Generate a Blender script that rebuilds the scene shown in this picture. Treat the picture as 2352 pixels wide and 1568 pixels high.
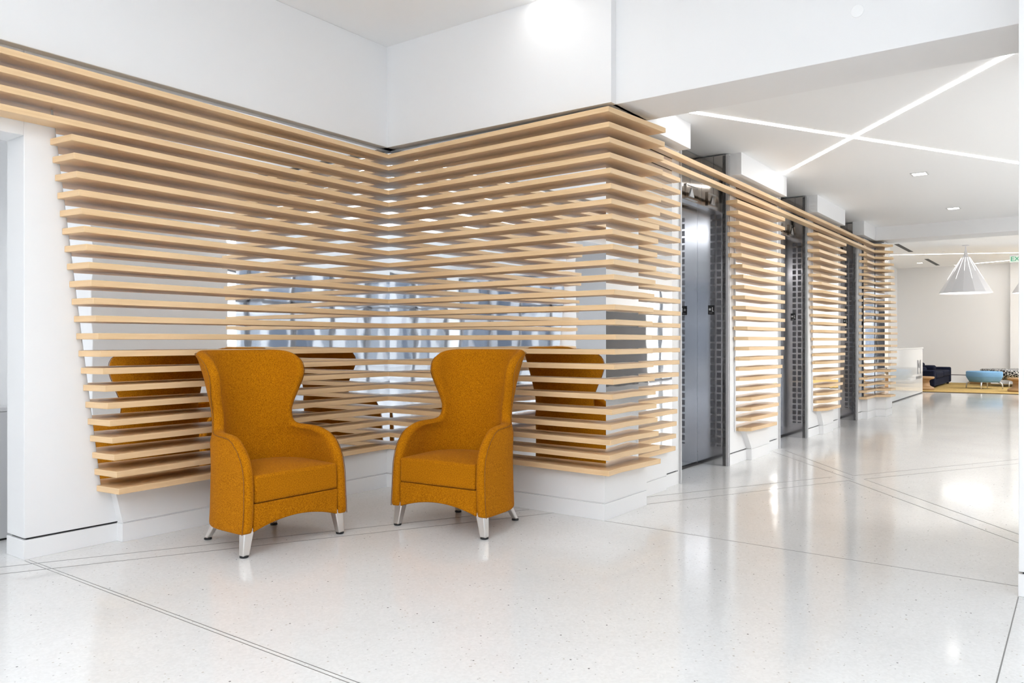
import bpy, bmesh, math, random
from mathutils import Vector, Matrix

# ------------------------------------------------------------------ clear
for o in list(bpy.data.objects):
    bpy.data.objects.remove(o, do_unlink=True)
S = bpy.context.scene
COL = S.collection
PI = math.pi

# ------------------------------------------------------------------ camera
EYE = 1.235
YAW = math.radians(35.967)
cam_d = bpy.data.cameras.new('camera')
cam_d.sensor_width = 36.0
cam_d.lens = 36.0 * 1797.0 / 2352.0
cam_d.clip_start = 0.05
cam_d.clip_end = 200
cam = bpy.data.objects.new('camera', cam_d)
COL.objects.link(cam)
cam.location = (0, 0, EYE)
cam.rotation_euler = (PI / 2, 0, YAW)
S.camera = cam

# ------------------------------------------------------------------ world, exposure, large lights
W = bpy.data.worlds.new('world')
S.world = W
W.use_nodes = True
bg = W.node_tree.nodes['Background']
bg.inputs['Color'].default_value = (0.93, 0.96, 1.0, 1)
bg.inputs['Strength'].default_value = 2.6
S.view_settings.view_transform = 'Standard'
S.view_settings.look = 'None'
S.view_settings.gamma = 1.0
S.view_settings.use_curve_mapping = False
S.view_settings.exposure = 0.54
cy = S.cycles
cy.max_bounces = 14
cy.diffuse_bounces = 6
cy.glossy_bounces = 8
cy.transmission_bounces = 4
cy.transparent_max_bounces = 8
cy.caustics_reflective = False
cy.caustics_refractive = False
cy.sample_clamp_indirect = 6.0
cy.use_denoising = True


def area(name, loc, rot, sx, sy, power=1.0, color=(1, 1, 1), portal=False, spread=None):
    d = bpy.data.lights.new(name, 'AREA')
    d.shape = 'RECTANGLE'
    d.size, d.size_y = sx, sy
    d.energy = power
    d.color = color
    if portal:
        d.cycles.is_portal = True
    if spread:
        d.spread = spread
    o = bpy.data.objects.new(name, d)
    COL.objects.link(o)
    o.location = loc
    o.rotation_euler = rot
    return o


# daylight portals in the lobby's window walls (rear wall and right wall)
area('daylight_portal_rear', (3.8, -7.95, 1.6), (PI / 2, 0, PI), 4.3, 3.0, portal=True)
area('daylight_portal_rear_left', (-2.6, -7.95, 1.6), (PI / 2, 0, PI), 4.2, 3.0, portal=True)
area('daylight_portal_right', (5.95, -1.5, 1.6), (PI / 2, 0, PI / 2), 12.0, 3.0, portal=True)
area('daylight_portal_corridor', (5.95, 9.6, 1.5), (PI / 2, 0, PI / 2), 8.0, 2.7, portal=True)
area('daylight_portal_lounge', (4.95, 23.75, 1.6), (PI / 2, 0, PI / 2), 3.4, 2.8, portal=True)


# unseen fill lamps added at the lobby, corridor and lounge ceilings
for nm, (x, y, z), sx, sy, pw in (('lobby_ceiling_fill', (-2.3, 0.6, 3.70), 1.2, 3.2, 20), ('lobby_ceiling_fill', (1.6, 1.2, 3.70), 1.2, 4.0, 24),
                                  ('lobby_ceiling_fill', (-1.0, -4.5, 3.70), 4.0, 1.2, 24), ('corridor_ceiling_fill', (2.6, 9.0, 3.06), 1.0, 6.0, 120),
                                  ('lounge_ceiling_fill', (1.6, 22.5, 3.46), 1.2, 6.0, 200)):
    area(nm, (x, y, z), (0, 0, 0), sx, sy, pw, (1.0, 0.975, 0.94) if 'lobby' not in nm else (0.97, 0.985, 1.0))
# upward fill lamps added out of view to brighten lobby and corridor ceilings
area('lobby_up_fill', (-0.6, -2.6, 2.9), (PI, 0, 0), 4.0, 1.0, 270, (0.95, 0.975, 1.0))
area('corridor_up_fill', (2.2, 9.5, 2.5), (PI, 0, 0), 0.8, 5.0, 45, (1.0, 0.985, 0.965))


# ------------------------------------------------------------------ materials
def principled(name, col, rough=0.5, metal=0.0, spec=0.5, coat=0.0):
    m = bpy.data.materials.new(name)
    m.use_nodes = True
    b = m.node_tree.nodes['Principled BSDF']
    b.inputs['Base Color'].default_value = (*col, 1)
    b.inputs['Roughness'].default_value = rough
    b.inputs['Metallic'].default_value = metal
    b.inputs['Specular IOR Level'].default_value = spec
    b.inputs['Coat Weight'].default_value = coat
    return m


def nodes(m):
    return m.node_tree.nodes, m.node_tree.links, m.node_tree.nodes['Principled BSDF']


def coords(m, scale=(1, 1, 1), kind='Object'):
    N, L, b = nodes(m)
    t = N.new('ShaderNodeTexCoord')
    mp = N.new('ShaderNodeMapping')
    mp.inputs['Scale'].default_value = scale
    L.new(t.outputs[kind], mp.inputs['Vector'])
    return mp


def noise(m, vec, scale, detail=3.0, rough=0.5):
    N, L, b = nodes(m)
    n = N.new('ShaderNodeTexNoise')
    n.inputs['Scale'].default_value = scale
    n.inputs['Detail'].default_value = detail
    n.inputs['Roughness'].default_value = rough
    L.new(vec.outputs['Vector'], n.inputs['Vector'])
    return n


def ramp(m, fac, stops):
    N, L, b = nodes(m)
    r = N.new('ShaderNodeValToRGB')
    el = r.color_ramp.elements
    while len(el) < len(stops):
        el.new(0.5)
    for e, (p, c) in zip(el, stops):
        e.position = p
        e.color = (*c, 1)
    L.new(fac, r.inputs['Fac'])
    return r


def bump(m, h, strength, dist=0.002):
    N, L, b = nodes(m)
    bp = N.new('ShaderNodeBump')
    bp.inputs['Strength'].default_value = strength
    bp.inputs['Distance'].default_value = dist
    L.new(h, bp.inputs['Height'])
    L.new(bp.outputs['Normal'], b.inputs['Normal'])


def emission(name, col, strength):
    m = bpy.data.materials.new(name)
    m.use_nodes = True
    b = m.node_tree.nodes['Principled BSDF']
    b.inputs['Base Color'].default_value = (*col, 1)
    b.inputs['Emission Color'].default_value = (*col, 1)
    b.inputs['Emission Strength'].default_value = strength
    return m


def mat_paint(name, col, rough=0.55):
    m = principled(name, col, rough, spec=0.35)
    v = coords(m)
    n = noise(m, v, 220, 2)
    bump(m, n.outputs['Fac'], 0.08, 0.001)
    return m


def mat_terrazzo():
    m = principled('terrazzo', (0.8, 0.8, 0.8), 0.10, spec=0.55)
    N, L, b = nodes(m)
    v = coords(m)
    n1 = noise(m, v, 1.3, 3)
    base = ramp(m, n1.outputs['Fac'], [(0.3, (0.755, 0.76, 0.76)), (0.7, (0.815, 0.82, 0.82))])
    # fine pale aggregate
    vo = N.new('ShaderNodeTexVoronoi')
    vo.inputs['Scale'].default_value = 95
    L.new(v.outputs['Vector'], vo.inputs['Vector'])
    agg = ramp(m, vo.outputs['Color'], [(0.0, (0.90, 0.90, 0.90)), (1.0, (1, 1, 1))])
    mix1 = N.new('ShaderNodeMixRGB')
    mix1.blend_type = 'MULTIPLY'
    mix1.inputs['Fac'].default_value = 1
    L.new(base.outputs['Color'], mix1.inputs['Color1'])
    L.new(agg.outputs['Color'], mix1.inputs['Color2'])
    # sparse dark chips: voronoi cells, few of them, small radius
    col = mix1
    for sc, thr, rad, chip in ((30, 0.955, 0.13, (0.16, 0.16, 0.165)), (55, 0.90, 0.2, (0.47, 0.47, 0.47)), (40, 0.93, 0.18, (0.55, 0.52, 0.48))):
        d = N.new('ShaderNodeTexVoronoi')
        d.inputs['Scale'].default_value = sc
        L.new(v.outputs['Vector'], d.inputs['Vector'])
        sep = N.new('ShaderNodeSeparateColor')
        L.new(d.outputs['Color'], sep.inputs['Color'])
        g = N.new('ShaderNodeMath')
        g.operation = 'GREATER_THAN'
        g.inputs[1].default_value = thr
        L.new(sep.outputs['Red'], g.inputs[0])
        l = N.new('ShaderNodeMath')
        l.operation = 'LESS_THAN'
        l.inputs[1].default_value = rad
        L.new(d.outputs['Distance'], l.inputs[0])
        mu = N.new('ShaderNodeMath')
        mu.operation = 'MULTIPLY'
        L.new(g.outputs[0], mu.inputs[0])
        L.new(l.outputs[0], mu.inputs[1])
        mx = N.new('ShaderNodeMixRGB')
        L.new(mu.outputs[0], mx.inputs['Fac'])
        L.new(col.outputs['Color'], mx.inputs['Color1'])
        mx.inputs['Color2'].default_value = (*chip, 1)
        col = mx
    L.new(col.outputs['Color'], b.inputs['Base Color'])
    n2 = noise(m, v, 2.2, 2)
    bump(m, n2.outputs['Fac'], 0.03, 0.01)
    return m


def mat_wood(name, c1, c2, rough=0.38):
    m = principled(name, c1, rough, spec=0.4)
    N, L, b = nodes(m)
    v = coords(m, (1.6, 1.6, 42))
    n = noise(m, v, 1.5, 5, 0.6)
    r = ramp(m, n.outputs['Fac'], [(0.25, c2), (0.7, c1)])
    v2 = coords(m, (0.7, 0.7, 0.7))
    n2 = noise(m, v2, 2.0, 2)
    r2 = ramp(m, n2.outputs['Fac'], [(0.3, (0.90, 0.88, 0.86)), (0.7, (1, 1, 1))])
    mx = N.new('ShaderNodeMixRGB')
    mx.blend_type = 'MULTIPLY'
    mx.inputs['Fac'].default_value = 1
    L.new(r.outputs['Color'], mx.inputs['Color1'])
    L.new(r2.outputs['Color'], mx.inputs['Color2'])
    L.new(mx.outputs['Color'], b.inputs['Base Color'])
    return m


def mat_felt(name, c1, c2, scale=210):
    m = principled(name, c1, 0.95, spec=0.06)
    N, L, b = nodes(m)
    v = coords(m)
    n = noise(m, v, scale, 3, 0.7)
    r = ramp(m, n.outputs['Fac'], [(0.33, c2), (0.66, c1)])
    L.new(r.outputs['Color'], b.inputs['Base Color'])
    b.inputs['Sheen Weight'].default_value = 0.02
    b.inputs['Sheen Roughness'].default_value = 0.5
    bump(m, n.outputs['Fac'], 0.35, 0.002)
    return m


def mat_metal(name, col, rough, wave=0.0, wscale=1.5):
    m = principled(name, col, rough, 1.0)
    v = coords(m)
    if wave:
        n = noise(m, v, wscale, 2)
        bump(m, n.outputs['Fac'], wave, 0.02)
    return m


WHITE = mat_paint('white_paint', (0.86, 0.86, 0.865))
CEIL = mat_paint('ceiling_paint', (0.90, 0.905, 0.91), 0.7)
TERRAZZO = mat_terrazzo()
MAPLE = mat_wood('maple', (0.87, 0.635, 0.38), (0.76, 0.52, 0.285))
SPOOL = mat_wood('spool_wood', (0.50, 0.31, 0.15), (0.33, 0.19, 0.085), 0.5)
FELT = mat_felt('mustard_felt', (0.50, 0.185, 0.003), (0.21, 0.066, 0.001), 190)
SEAM = principled('seam_thread', (0.22, 0.08, 0.004), 0.9)
MIRROR = mat_metal('mirror_panel', (0.88, 0.88, 0.89), 0.02, 0.05, 2.2)
STEEL = principled('brushed_steel', (0.66, 0.66, 0.67), 0.34, 0.45)
ALU = mat_metal('cast_aluminium', (0.80, 0.77, 0.74), 0.28)
DOORM = mat_metal('polished_dark_steel', (0.43, 0.43, 0.45), 0.05, 0.10, 1.6)
TRANSM = mat_metal('bronze_steel', (0.56, 0.53, 0.50), 0.06, 0.02, 2.0)
BLACK = principled('black_rubber', (0.012, 0.012, 0.013), 0.5)
GROOVE = principled('dark_groove', (0.035, 0.035, 0.038), 0.7)
JOINT = principled('zinc_joint', (0.20, 0.20, 0.20), 0.4, 0.3)
NAVY = mat_felt('navy_fabric', (0.018, 0.022, 0.045), (0.008, 0.010, 0.022), 90)
BLUE = mat_felt('blue_fabric', (0.22, 0.42, 0.66), (0.16, 0.33, 0.56), 120)
RUG = mat_felt('golden_rug', (0.56, 0.40, 0.16), (0.42, 0.28, 0.10), 25)
RUGEDGE = principled('rug_edge', (0.10, 0.06, 0.02), 0.9)
LED = emission('led_strip', (1.0, 0.985, 0.96), 10.0)
LEDD = emission('downlight_lamp', (1.0, 0.97, 0.92), 9.0)
SLIT = emission('pendant_slit', (1.0, 0.98, 0.95), 2.2)
SHADE = principled('shade_white', (0.80, 0.80, 0.83), 0.4)
SIGNG = emission('sign_green', (0.02, 0.30, 0.16), 0.35)
SIGNP = principled('sign_acrylic', (0.80, 0.92, 0.88), 0.1, spec=0.6)
GREYM = principled('grey_letter', (0.30, 0.30, 0.31), 0.35, 0.5)
DARKWALL = principled('dark_stone', (0.03, 0.03, 0.035), 0.25)
GLOSSW = principled('white_glass', (0.83, 0.825, 0.815), 0.06, spec=0.7)


def mat_glass():
    m = bpy.data.materials.new('window_glass')
    m.use_nodes = True
    N, L = m.node_tree.nodes, m.node_tree.links
    N.remove(N['Principled BSDF'])
    t = N.new('ShaderNodeBsdfTransparent')
    t.inputs['Color'].default_value = (0.95, 0.97, 0.97, 1)
    g = N.new('ShaderNodeBsdfGlossy')
    g.inputs['Roughness'].default_value = 0.02
    mx = N.new('ShaderNodeMixShader')
    mx.inputs['Fac'].default_value = 0.06
    L.new(t.outputs[0], mx.inputs[1])
    L.new(g.outputs[0], mx.inputs[2])
    L.new(mx.outputs[0], N['Material Output'].inputs['Surface'])
    return m


GLASS = mat_glass()


def mat_pattern():
    m = principled('patterned_fabric', (0.02, 0.02, 0.02), 0.85)
    N, L, b = nodes(m)
    v = coords(m)
    vo = N.new('ShaderNodeTexVoronoi')
    vo.feature = 'DISTANCE_TO_EDGE'
    vo.inputs['Scale'].default_value = 17
    L.new(v.outputs['Vector'], vo.inputs['Vector'])
    r = ramp(m, vo.outputs['Distance'], [(0.05, (0.75, 0.75, 0.74)), (0.09, (0.015, 0.015, 0.02))])
    r.color_ramp.interpolation = 'LINEAR'
    L.new(r.outputs['Color'], b.inputs['Base Color'])
    return m


PATTERN = mat_pattern()


def mat_mirrored_squares():
    # polished jamb; dark squares painted in for etched ones mirrored there (object space: x across the jamb, z up)
    m = mat_metal('mirrored_squares_steel', (0.5, 0.5, 0.5), 0.09, 0.05, 1.6)
    N, L, b = nodes(m)
    t = N.new('ShaderNodeTexCoord')
    sep = N.new('ShaderNodeSeparateXYZ')
    L.new(t.outputs['Object'], sep.inputs['Vector'])

    def math_(op, a, bval=None, c=None):
        n = N.new('ShaderNodeMath')
        n.operation = op
        for k, x in enumerate((a, bval, c)):
            if x is None:
                continue
            if isinstance(x, (int, float)):
                n.inputs[k].default_value = x
            else:
                L.new(x, n.inputs[k])
        return n.outputs[0]
    fx = math_('FRACT', math_('DIVIDE', math_('ADD', sep.outputs['X'], 0.009), 0.066))
    fz = math_('FRACT', math_('DIVIDE', sep.outputs['Z'], 0.072))
    inx = math_('LESS_THAN', math_('ABSOLUTE', math_('SUBTRACT', fx, 0.5)), 0.33)
    inz = math_('LESS_THAN', math_('ABSOLUTE', math_('SUBTRACT', fz, 0.5)), 0.36)
    band = math_('MULTIPLY', math_('GREATER_THAN', sep.outputs['X'], -0.009),
                 math_('MULTIPLY', math_('GREATER_THAN', sep.outputs['Z'], 0.19), math_('LESS_THAN', sep.outputs['Z'], 2.5)))
    msk = math_('MULTIPLY', math_('MULTIPLY', inx, inz), band)
    mx = N.new('ShaderNodeMixRGB')
    L.new(msk, mx.inputs['Fac'])
    mx.inputs['Color1'].default_value = (0.66, 0.66, 0.67, 1)
    mx.inputs['Color2'].default_value = (0.22, 0.22, 0.23, 1)
    L.new(mx.outputs['Color'], b.inputs['Base Color'])
    rr = math_('MULTIPLY_ADD', msk, 0.22, 0.10)
    L.new(rr, b.inputs['Roughness'])
    return m


MIRRORED_SQUARES = mat_mirrored_squares()


# ------------------------------------------------------------------ mesh helpers
class MB:
    """collects shapes for one mesh"""

    def __init__(self):
        self.v, self.f = [], []

    def add(self, vs, fs):
        n = len(self.v)
        self.v += [tuple(p) for p in vs]
        self.f += [tuple(i + n for i in f) for f in fs]
        return self

    def box(self, x0, x1, y0, y1, z0, z1):
        vs = [(x, y, z) for z in (z0, z1) for x, y in ((x0, y0), (x1, y0), (x1, y1), (x0, y1))]
        return self.add(vs, [(3, 2, 1, 0), (4, 5, 6, 7), (0, 1, 5, 4), (1, 2, 6, 5), (2, 3, 7, 6), (3, 0, 4, 7)])

    def prism(self, pts, z0, z1, top=None):
        n = len(pts)
        top = top or pts
        vs = [(x, y, z0) for x, y in pts] + [(x, y, z1) for x, y in top]
        fs = [tuple(range(n - 1, -1, -1)), tuple(range(n, 2 * n))]
        fs += [(i, (i + 1) % n, n + (i + 1) % n, n + i) for i in range(n)]
        return self.add(vs, fs)

    def lathe(self, prof, seg=40, c=(0, 0)):
        n = len(prof)
        vs = []
        for k in range(seg):
            a = 2 * PI * k / seg
            for r, z in prof:
                vs.append((c[0] + r * math.cos(a), c[1] + r * math.sin(a), z))
        fs = []
        for k in range(seg):
            k2 = (k + 1) % seg
            for i in range(n - 1):
                fs.append((k * n + i, k2 * n + i, k2 * n + i + 1, k * n + i + 1))
        fs.append(tuple(k * n for k in range(seg - 1, -1, -1)))
        fs.append(tuple(k * n + n - 1 for k in range(seg)))
        return self.add(vs, fs)

    def tube(self, pts, r, seg=8, radii=None):
        pts = [Vector(p) for p in pts]
        rings = []
        prev = None
        for i, p in enumerate(pts):
            d = (pts[min(i + 1, len(pts) - 1)] - pts[max(i - 1, 0)]).normalized()
            if prev is None:
                a = d.orthogonal().normalized()
            else:
                a = (prev - d * prev.dot(d)).normalized()
            prev = a
            bb = d.cross(a)
            rr = radii[i] if radii else r
            rings.append([p + (a * math.cos(2 * PI * k / seg) + bb * math.sin(2 * PI * k / seg)) * rr for k in range(seg)])
        vs = [q for ring in rings for q in ring]
        fs = []
        for i in range(len(pts) - 1):
            for k in range(seg):
                k2 = (k + 1) % seg
                fs.append((i * seg + k, i * seg + k2, (i + 1) * seg + k2, (i + 1) * seg + k))
        fs.append(tuple(range(seg - 1, -1, -1)))
        fs.append(tuple((len(pts) - 1) * seg + k for k in range(seg)))
        return self.add(vs, fs)

    def taper(self, p0, p1, w0, d0, w1, d1):
        """square leg from p0 (top) to p1 (bottom)"""
        vs = []
        for (p, w, d) in ((p1, w1, d1), (p0, w0, d0)):
            for sx, sy in ((-1, -1), (1, -1), (1, 1), (-1, 1)):
                vs.append((p[0] + sx * w / 2, p[1] + sy * d / 2, p[2]))
        return self.add(vs, [(3, 2, 1, 0), (4, 5, 6, 7), (0, 1, 5, 4), (1, 2, 6, 5), (2, 3, 7, 6), (3, 0, 4, 7)])

    def build(self, name, mat, parent=None, bevel=0.0, seg=2, smooth=False, origin=None, subsurf=0):
        me = bpy.data.meshes.new(name)
        vs = self.v
        if origin:
            vs = [(x - origin[0], y - origin[1], z - origin[2]) for x, y, z in vs]
        me.from_pydata(vs, [], self.f)
        me.update()
        bm = bmesh.new()
        bm.from_mesh(me)
        bmesh.ops.recalc_face_normals(bm, faces=bm.faces)
        bm.to_mesh(me)
        bm.free()
        me.materials.append(mat)
        o = bpy.data.objects.new(name, me)
        COL.objects.link(o)
        if origin:
            o.location = origin
        if parent:
            o.parent = parent
        if bevel:
            md = o.modifiers.new('bevel', 'BEVEL')
            md.width = bevel
            md.segments = seg
            md.limit_method = 'ANGLE'
            md.angle_limit = math.radians(35)
        if subsurf:
            md = o.modifiers.new('subsurf', 'SUBSURF')
            md.levels = md.render_levels = subsurf
        if smooth or bevel:
            for p in me.polygons:
                p.use_smooth = True
            if not smooth or bevel:
                try:
                    me.set_sharp_from_angle(angle=math.radians(40))
                except Exception:
                    pass
        return o


def tag(o, label=None, cat=None, group=None, kind=None):
    if label:
        o['label'] = label
    if cat:
        o['category'] = cat
    if group:
        o['group'] = group
    if kind:
        o['kind'] = kind
    return o


def thing(name, label, cat, loc=(0, 0, 0), rz=0.0, group=None):
    o = bpy.data.objects.new(name, None)
    o.empty_display_size = 0.1
    COL.objects.link(o)
    o.location = loc
    o.rotation_euler = (0, 0, rz)
    return tag(o, label, cat, group)


def struct(name, mb, mat, label, cat, bevel=0.0, parent=None, origin=None):
    o = mb.build(name, mat, parent, bevel, origin=origin)
    if parent is None:
        tag(o, label, cat, kind='structure')
    return o


def copy_tree(o, parent=None):
    c = o.copy()
    COL.objects.link(c)
    if parent:
        c.parent = parent
    for ch in list(o.children):
        copy_tree(ch, c)
    return c


def text_mesh(name, body, size, mat, parent, depth=0.003):
    cu = bpy.data.curves.new(name, 'FONT')
    cu.body = body
    cu.size = size
    cu.extrude = depth
    cu.align_x = 'CENTER'
    cu.align_y = 'CENTER'
    tmp = bpy.data.objects.new(name + '_curve', cu)
    COL.objects.link(tmp)
    dg = bpy.context.evaluated_depsgraph_get()
    me = bpy.data.meshes.new_from_object(tmp.evaluated_get(dg))
    bpy.data.objects.remove(tmp, do_unlink=True)
    me.materials.clear()
    me.materials.append(mat)
    o = bpy.data.objects.new(name, me)
    COL.objects.link(o)
    o.parent = parent
    return o


# ------------------------------------------------------------------ the setting: main dimensions
H_LOB, H_COR, H_LNG = 3.737, 3.10, 3.50          # ceilings: tall lobby, elevator corridor, lounge
Z_UP = 2.884                                     # underside of the upper walls and beams
XA, XA_UP = -4.832, -4.767                       # left wall: lower white face, upper face
YB_UP = 4.762                                    # nook rear wall, upper face
XE = -2.82                                       # elevator wall face

struct('floor', MB().box(-8, 8, -9.2, 27.2, -0.2, 0), TERRAZZO, 'polished white terrazzo floor with fine dark specks', 'floor')
struct('ceiling', MB().box(-5.2, 6.2, -8.2, 5.1, H_LOB, H_LOB + 0.2), CEIL, 'high white ceiling over the seating nook', 'ceiling')
struct('ceiling_corridor', MB().box(-3.6, 6.2, 5.25, 14.2, H_COR, H_COR + 0.2), CEIL, 'low white ceiling over the elevator corridor', 'ceiling')
struct('ceiling_lounge', MB().box(-4.9, 5.4, 14.3, 27.2, H_LNG, H_LNG + 0.2), CEIL, 'white ceiling over the far lounge', 'ceiling')

# left wall with the doorway at the picture's edge
GZ0, GZ1 = 0.108, 0.12
b = MB()
b.box(-5.056, XA, 1.96, 4.95, GZ1, Z_UP)
b.box(-5.056, XA, -0.7, 1.96, 2.40, Z_UP)
b.box(-5.056, XA, -8.0, -0.7, GZ1, Z_UP)
b.box(-5.056, XA_UP, -8.0, 4.95, Z_UP, H_LOB)
struct('wall_left', b, WHITE, 'white wall left of the slat screen with a doorway', 'wall', 0.004)
b = MB()
b.box(-5.056, XA + 0.002, 1.958, 2.50, 0, GZ0)
b.box(-5.056, XA + 0.002, -8.0, -0.7, 0, GZ0)
struct('baseboard_left', b, WHITE, 'white baseboard under the left wall', 'baseboard', 0.002)
b = MB()
b.box(-5.03, XA - 0.018, 1.978, 2.50, GZ0 - 0.002, GZ1 + 0.002)
b.box(-5.03, XA - 0.018, -7.9, -0.72, GZ0 - 0.002, GZ1 + 0.002)
struct('trim_1', b, GROOVE, 'dark shadow gap above the left baseboard', 'trim')
# side passage behind the doorway
b = MB()
b.box(-8, -5.056, 2.25, 2.45, 0, 3.0)
b.box(-8, -7.8, -1.2, 2.25, 0, 3.0)
b.box(-8, -5.056, -1.4, -1.2, 0, 3.0)
struct('wall_passage', b, WHITE, 'white walls of the side passage at far left', 'wall')
struct('ceiling_passage', MB().box(-8, -5.05, -1.4, 2.45, 2.7, 2.9), CEIL, 'ceiling of the side passage', 'ceiling')
struct('baseboard_passage', MB().box(-7.8, -5.07, 2.238, 2.25, 0, 0.12), WHITE, 'baseboard in the side passage', 'baseboard')
struct('trim_2', MB().box(-7.8, -5.07, 2.244, 2.25, 0.12, 0.135), GROOVE, 'shadow gap over the passage baseboard', 'trim')

# nook rear wall and pier one core
b = MB()
b.box(-4.95, XE, 4.87, 6.06, 0, Z_UP)
b.box(XE - 0.01, -2.694, 4.86, 5.30, 0.0, Z_UP)
b.box(-4.95, -2.612, YB_UP, 5.3, Z_UP, H_LOB)
struct('wall_nook', b, WHITE, 'white wall above the slat screen turning the corner', 'wall')

# elevator wall: piers, rear wall and the white soffit boxes
PIERS = [(6.045, 6.335), (7.567, 9.09), (10.336, 11.88), (13.115, 14.6)]
for k, (y0, y1) in enumerate(PIERS):
    b = MB()
    b.box(-3.4, XE, y0, y1, GZ1, H_COR)
    b.box(-3.4, XE + 0.002, y0, y1, 0, GZ0)
    if k == 3:
        b.box(-4.9, -2.62, 14.1, 14.6, GZ1, H_COR + 0.4)
        b.box(-4.9, -2.618, 14.1, 14.6, 0, GZ0)
    struct('wall_elevator_pier', b, WHITE,
           ['narrow white wall strip left of the nearest elevator', 'white pier between the first and second elevators',
            'white pier between the second and third elevators', 'white end pier beyond the farthest elevator'][k], 'wall', 0.002)
    struct('trim_%d' % (3 + k), MB().box(-3.3, XE - 0.016, y0 + 0.004, y1 - 0.004, GZ0 - 0.002, GZ1 + 0.002), GROOVE,
           'dark shadow gap above the baseboard of elevator pier', 'trim')
struct('wall_shaft', MB().box(-3.6, -3.4, 6.0, 14.6, 0, H_COR + 0.1), DARKWALL, 'rear of the elevator openings', 'wall')
SOFF = [(5.3, 6.33), (7.573, 9.05), (10.34, 11.79), (13.0, 13.84)]
for k, (y0, y1) in enumerate(SOFF):
    struct('trim_soffit', MB().box(XE - 0.05, -2.70, y0, y1, Z_UP, H_COR + 0.02), WHITE,
           ['white soffit box above the slats beside the beam', 'white soffit box after the nearest elevator, meeting the light line',
            'white soffit box after the second elevator', 'small white soffit box meeting the far beam'][k], 'soffit', 0.003)

# beams
struct('beam_lobby', MB().box(-2.64, 1.5, 4.832, 5.325, Z_UP, H_LOB + 0.02), WHITE, 'deep white beam between tall lobby and corridor', 'beam', 0.003)
struct('beam_lounge', MB().box(-4.9, 6.2, 13.85, 14.4, Z_UP, H_LNG + 0.1), WHITE, 'white beam at the far end of the corridor', 'beam', 0.003)

# white block at the right edge
b = MB()
b.box(-0.24, 1.4, 4.512, 6.3, GZ1, H_LOB)
b.box(-0.242, 1.402, 4.51, 6.302, 0, GZ0)
struct('wall_right_block', b, WHITE, 'white wall block at the right edge of the picture', 'wall', 0.003)
struct('trim_7', MB().box(-0.224, 1.38, 4.528, 6.28, GZ0 - 0.002, GZ1 + 0.002), GROOVE, 'dark shadow gap on the right wall block', 'trim')

# far lounge walls
b = MB()
b.box(-4.8, 5.4, 26.8, 27.0, 0, H_LNG)
b.box(-1.62, 5.2, 26.66, 26.82, 0, H_LNG)
struct('wall_far', b, WHITE, 'white far wall of the lounge', 'wall')
b = MB()
b.box(-4.6, -1.62, 26.785, 26.8, 0, 0.225)
b.box(-1.63, 5.2, 26.645, 26.66, 0, 0.225)
struct('baseboard_far', b, WHITE, 'tall white baseboard of the far wall', 'baseboard', 0.003)
struct('trim_8', MB().box(-4.6, -1.64, 26.79, 26.8, 0.225, 0.245), GROOVE, 'grey line over the far baseboard', 'trim')
struct('wall_lounge_left', MB().box(-4.9, -4.604, 14.6, 26.8, 0, H_LNG), WHITE, 'white left wall of the lounge', 'wall')


# window walls out of frame (they light the place and show in the mirrors)
def window(name, axis, pos, a0, a1, z0, z1, nm, label, zr=(2.2,)):
    """mullion frame plus one pane; axis 'y' = wall at y=pos, axis 'x' = wall at x=pos"""
    f, g = MB(), MB()

    def bx(m, u0, u1, w0, w1, d0, d1):
        if axis == 'y':
            m.box(u0, u1, pos + d0, pos + d1, w0, w1)
        else:
            m.box(pos + d0, pos + d1, u0, u1, w0, w1)
    n = nm
    for i in range(n + 1):
        u = a0 + (a1 - a0) * i / n
        bx(f, u - 0.04, u + 0.04, z0, z1, -0.05, 0.05)
    for z in (z0 + 0.03, z1 - 0.03) + tuple(zr):
        bx(f, a0, a1, z - 0.03, z + 0.03, -0.05, 0.05)
    bx(g, a0, a1, z0, z1, -0.004, 0.004)
    fo = f.build(name, principled('mullion_grey', (0.16, 0.16, 0.17), 0.4, 0.6))
    tag(fo, label, 'window', kind='structure')
    g.build('window_pane', GLASS, fo)
    return fo


b = MB()
b.box(-5.2, -4.7, -8.2, -8.0, 0, H_LOB)
b.box(-0.5, 1.6, -8.2, -8.0, 0, H_LOB)
b.box(-4.7, -0.5, -8.2, -8.0, 3.1, H_LOB)
b.box(1.6, 6.2, -8.2, -8.0, 3.1, H_LOB)
struct('wall_rear', b, WHITE, 'rear lobby wall with tall windows', 'wall')
struct('wall_rear_panel', MB().box(-0.4, 1.5, -8.0, -7.95, 0, 3.0), DARKWALL, 'unseen dark panel added on the rear lobby wall for the elevator reflections', 'wall')  # unseen panel added so the elevator doors reflect something dark
window('window_1', 'y', -8.1, 1.6, 6.0, 0.0, 3.1, 4, 'rear lobby window')
window('window_2', 'y', -8.1, -4.7, -0.5, 0.0, 3.1, 4, 'rear lobby window beside the doorway wall')
b = MB()
b.box(6.0, 6.2, -8.0, -7.5, 0, H_LOB)
b.box(6.0, 6.2, -7.5, 4.5, 3.1, H_LOB)
b.box(6.0, 6.2, 4.5, 5.6, 0, H_LOB)
b.box(6.0, 6.2, 5.6, 13.6, 2.85, H_COR + 0.1)
b.box(6.0, 6.2, 13.6, 14.4, 0, H_LOB)
struct('wall_right', b, WHITE, 'right lobby wall with tall windows', 'wall')
window('window_3', 'x', 6.1, -7.5, 4.5, 0.0, 3.1, 9, 'right lobby window wall')
window('window_4', 'x', 6.1, 5.6, 13.6, 0.0, 2.85, 6, 'corridor window wall')
b = MB()
b.box(5.2, 5.4, 14.4, 22.0, 0, H_LNG)
b.box(5.2, 5.4, 22.0, 25.5, 3.0, H_LNG)
b.box(5.2, 5.4, 25.5, 26.9, 0, H_LNG)
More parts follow.
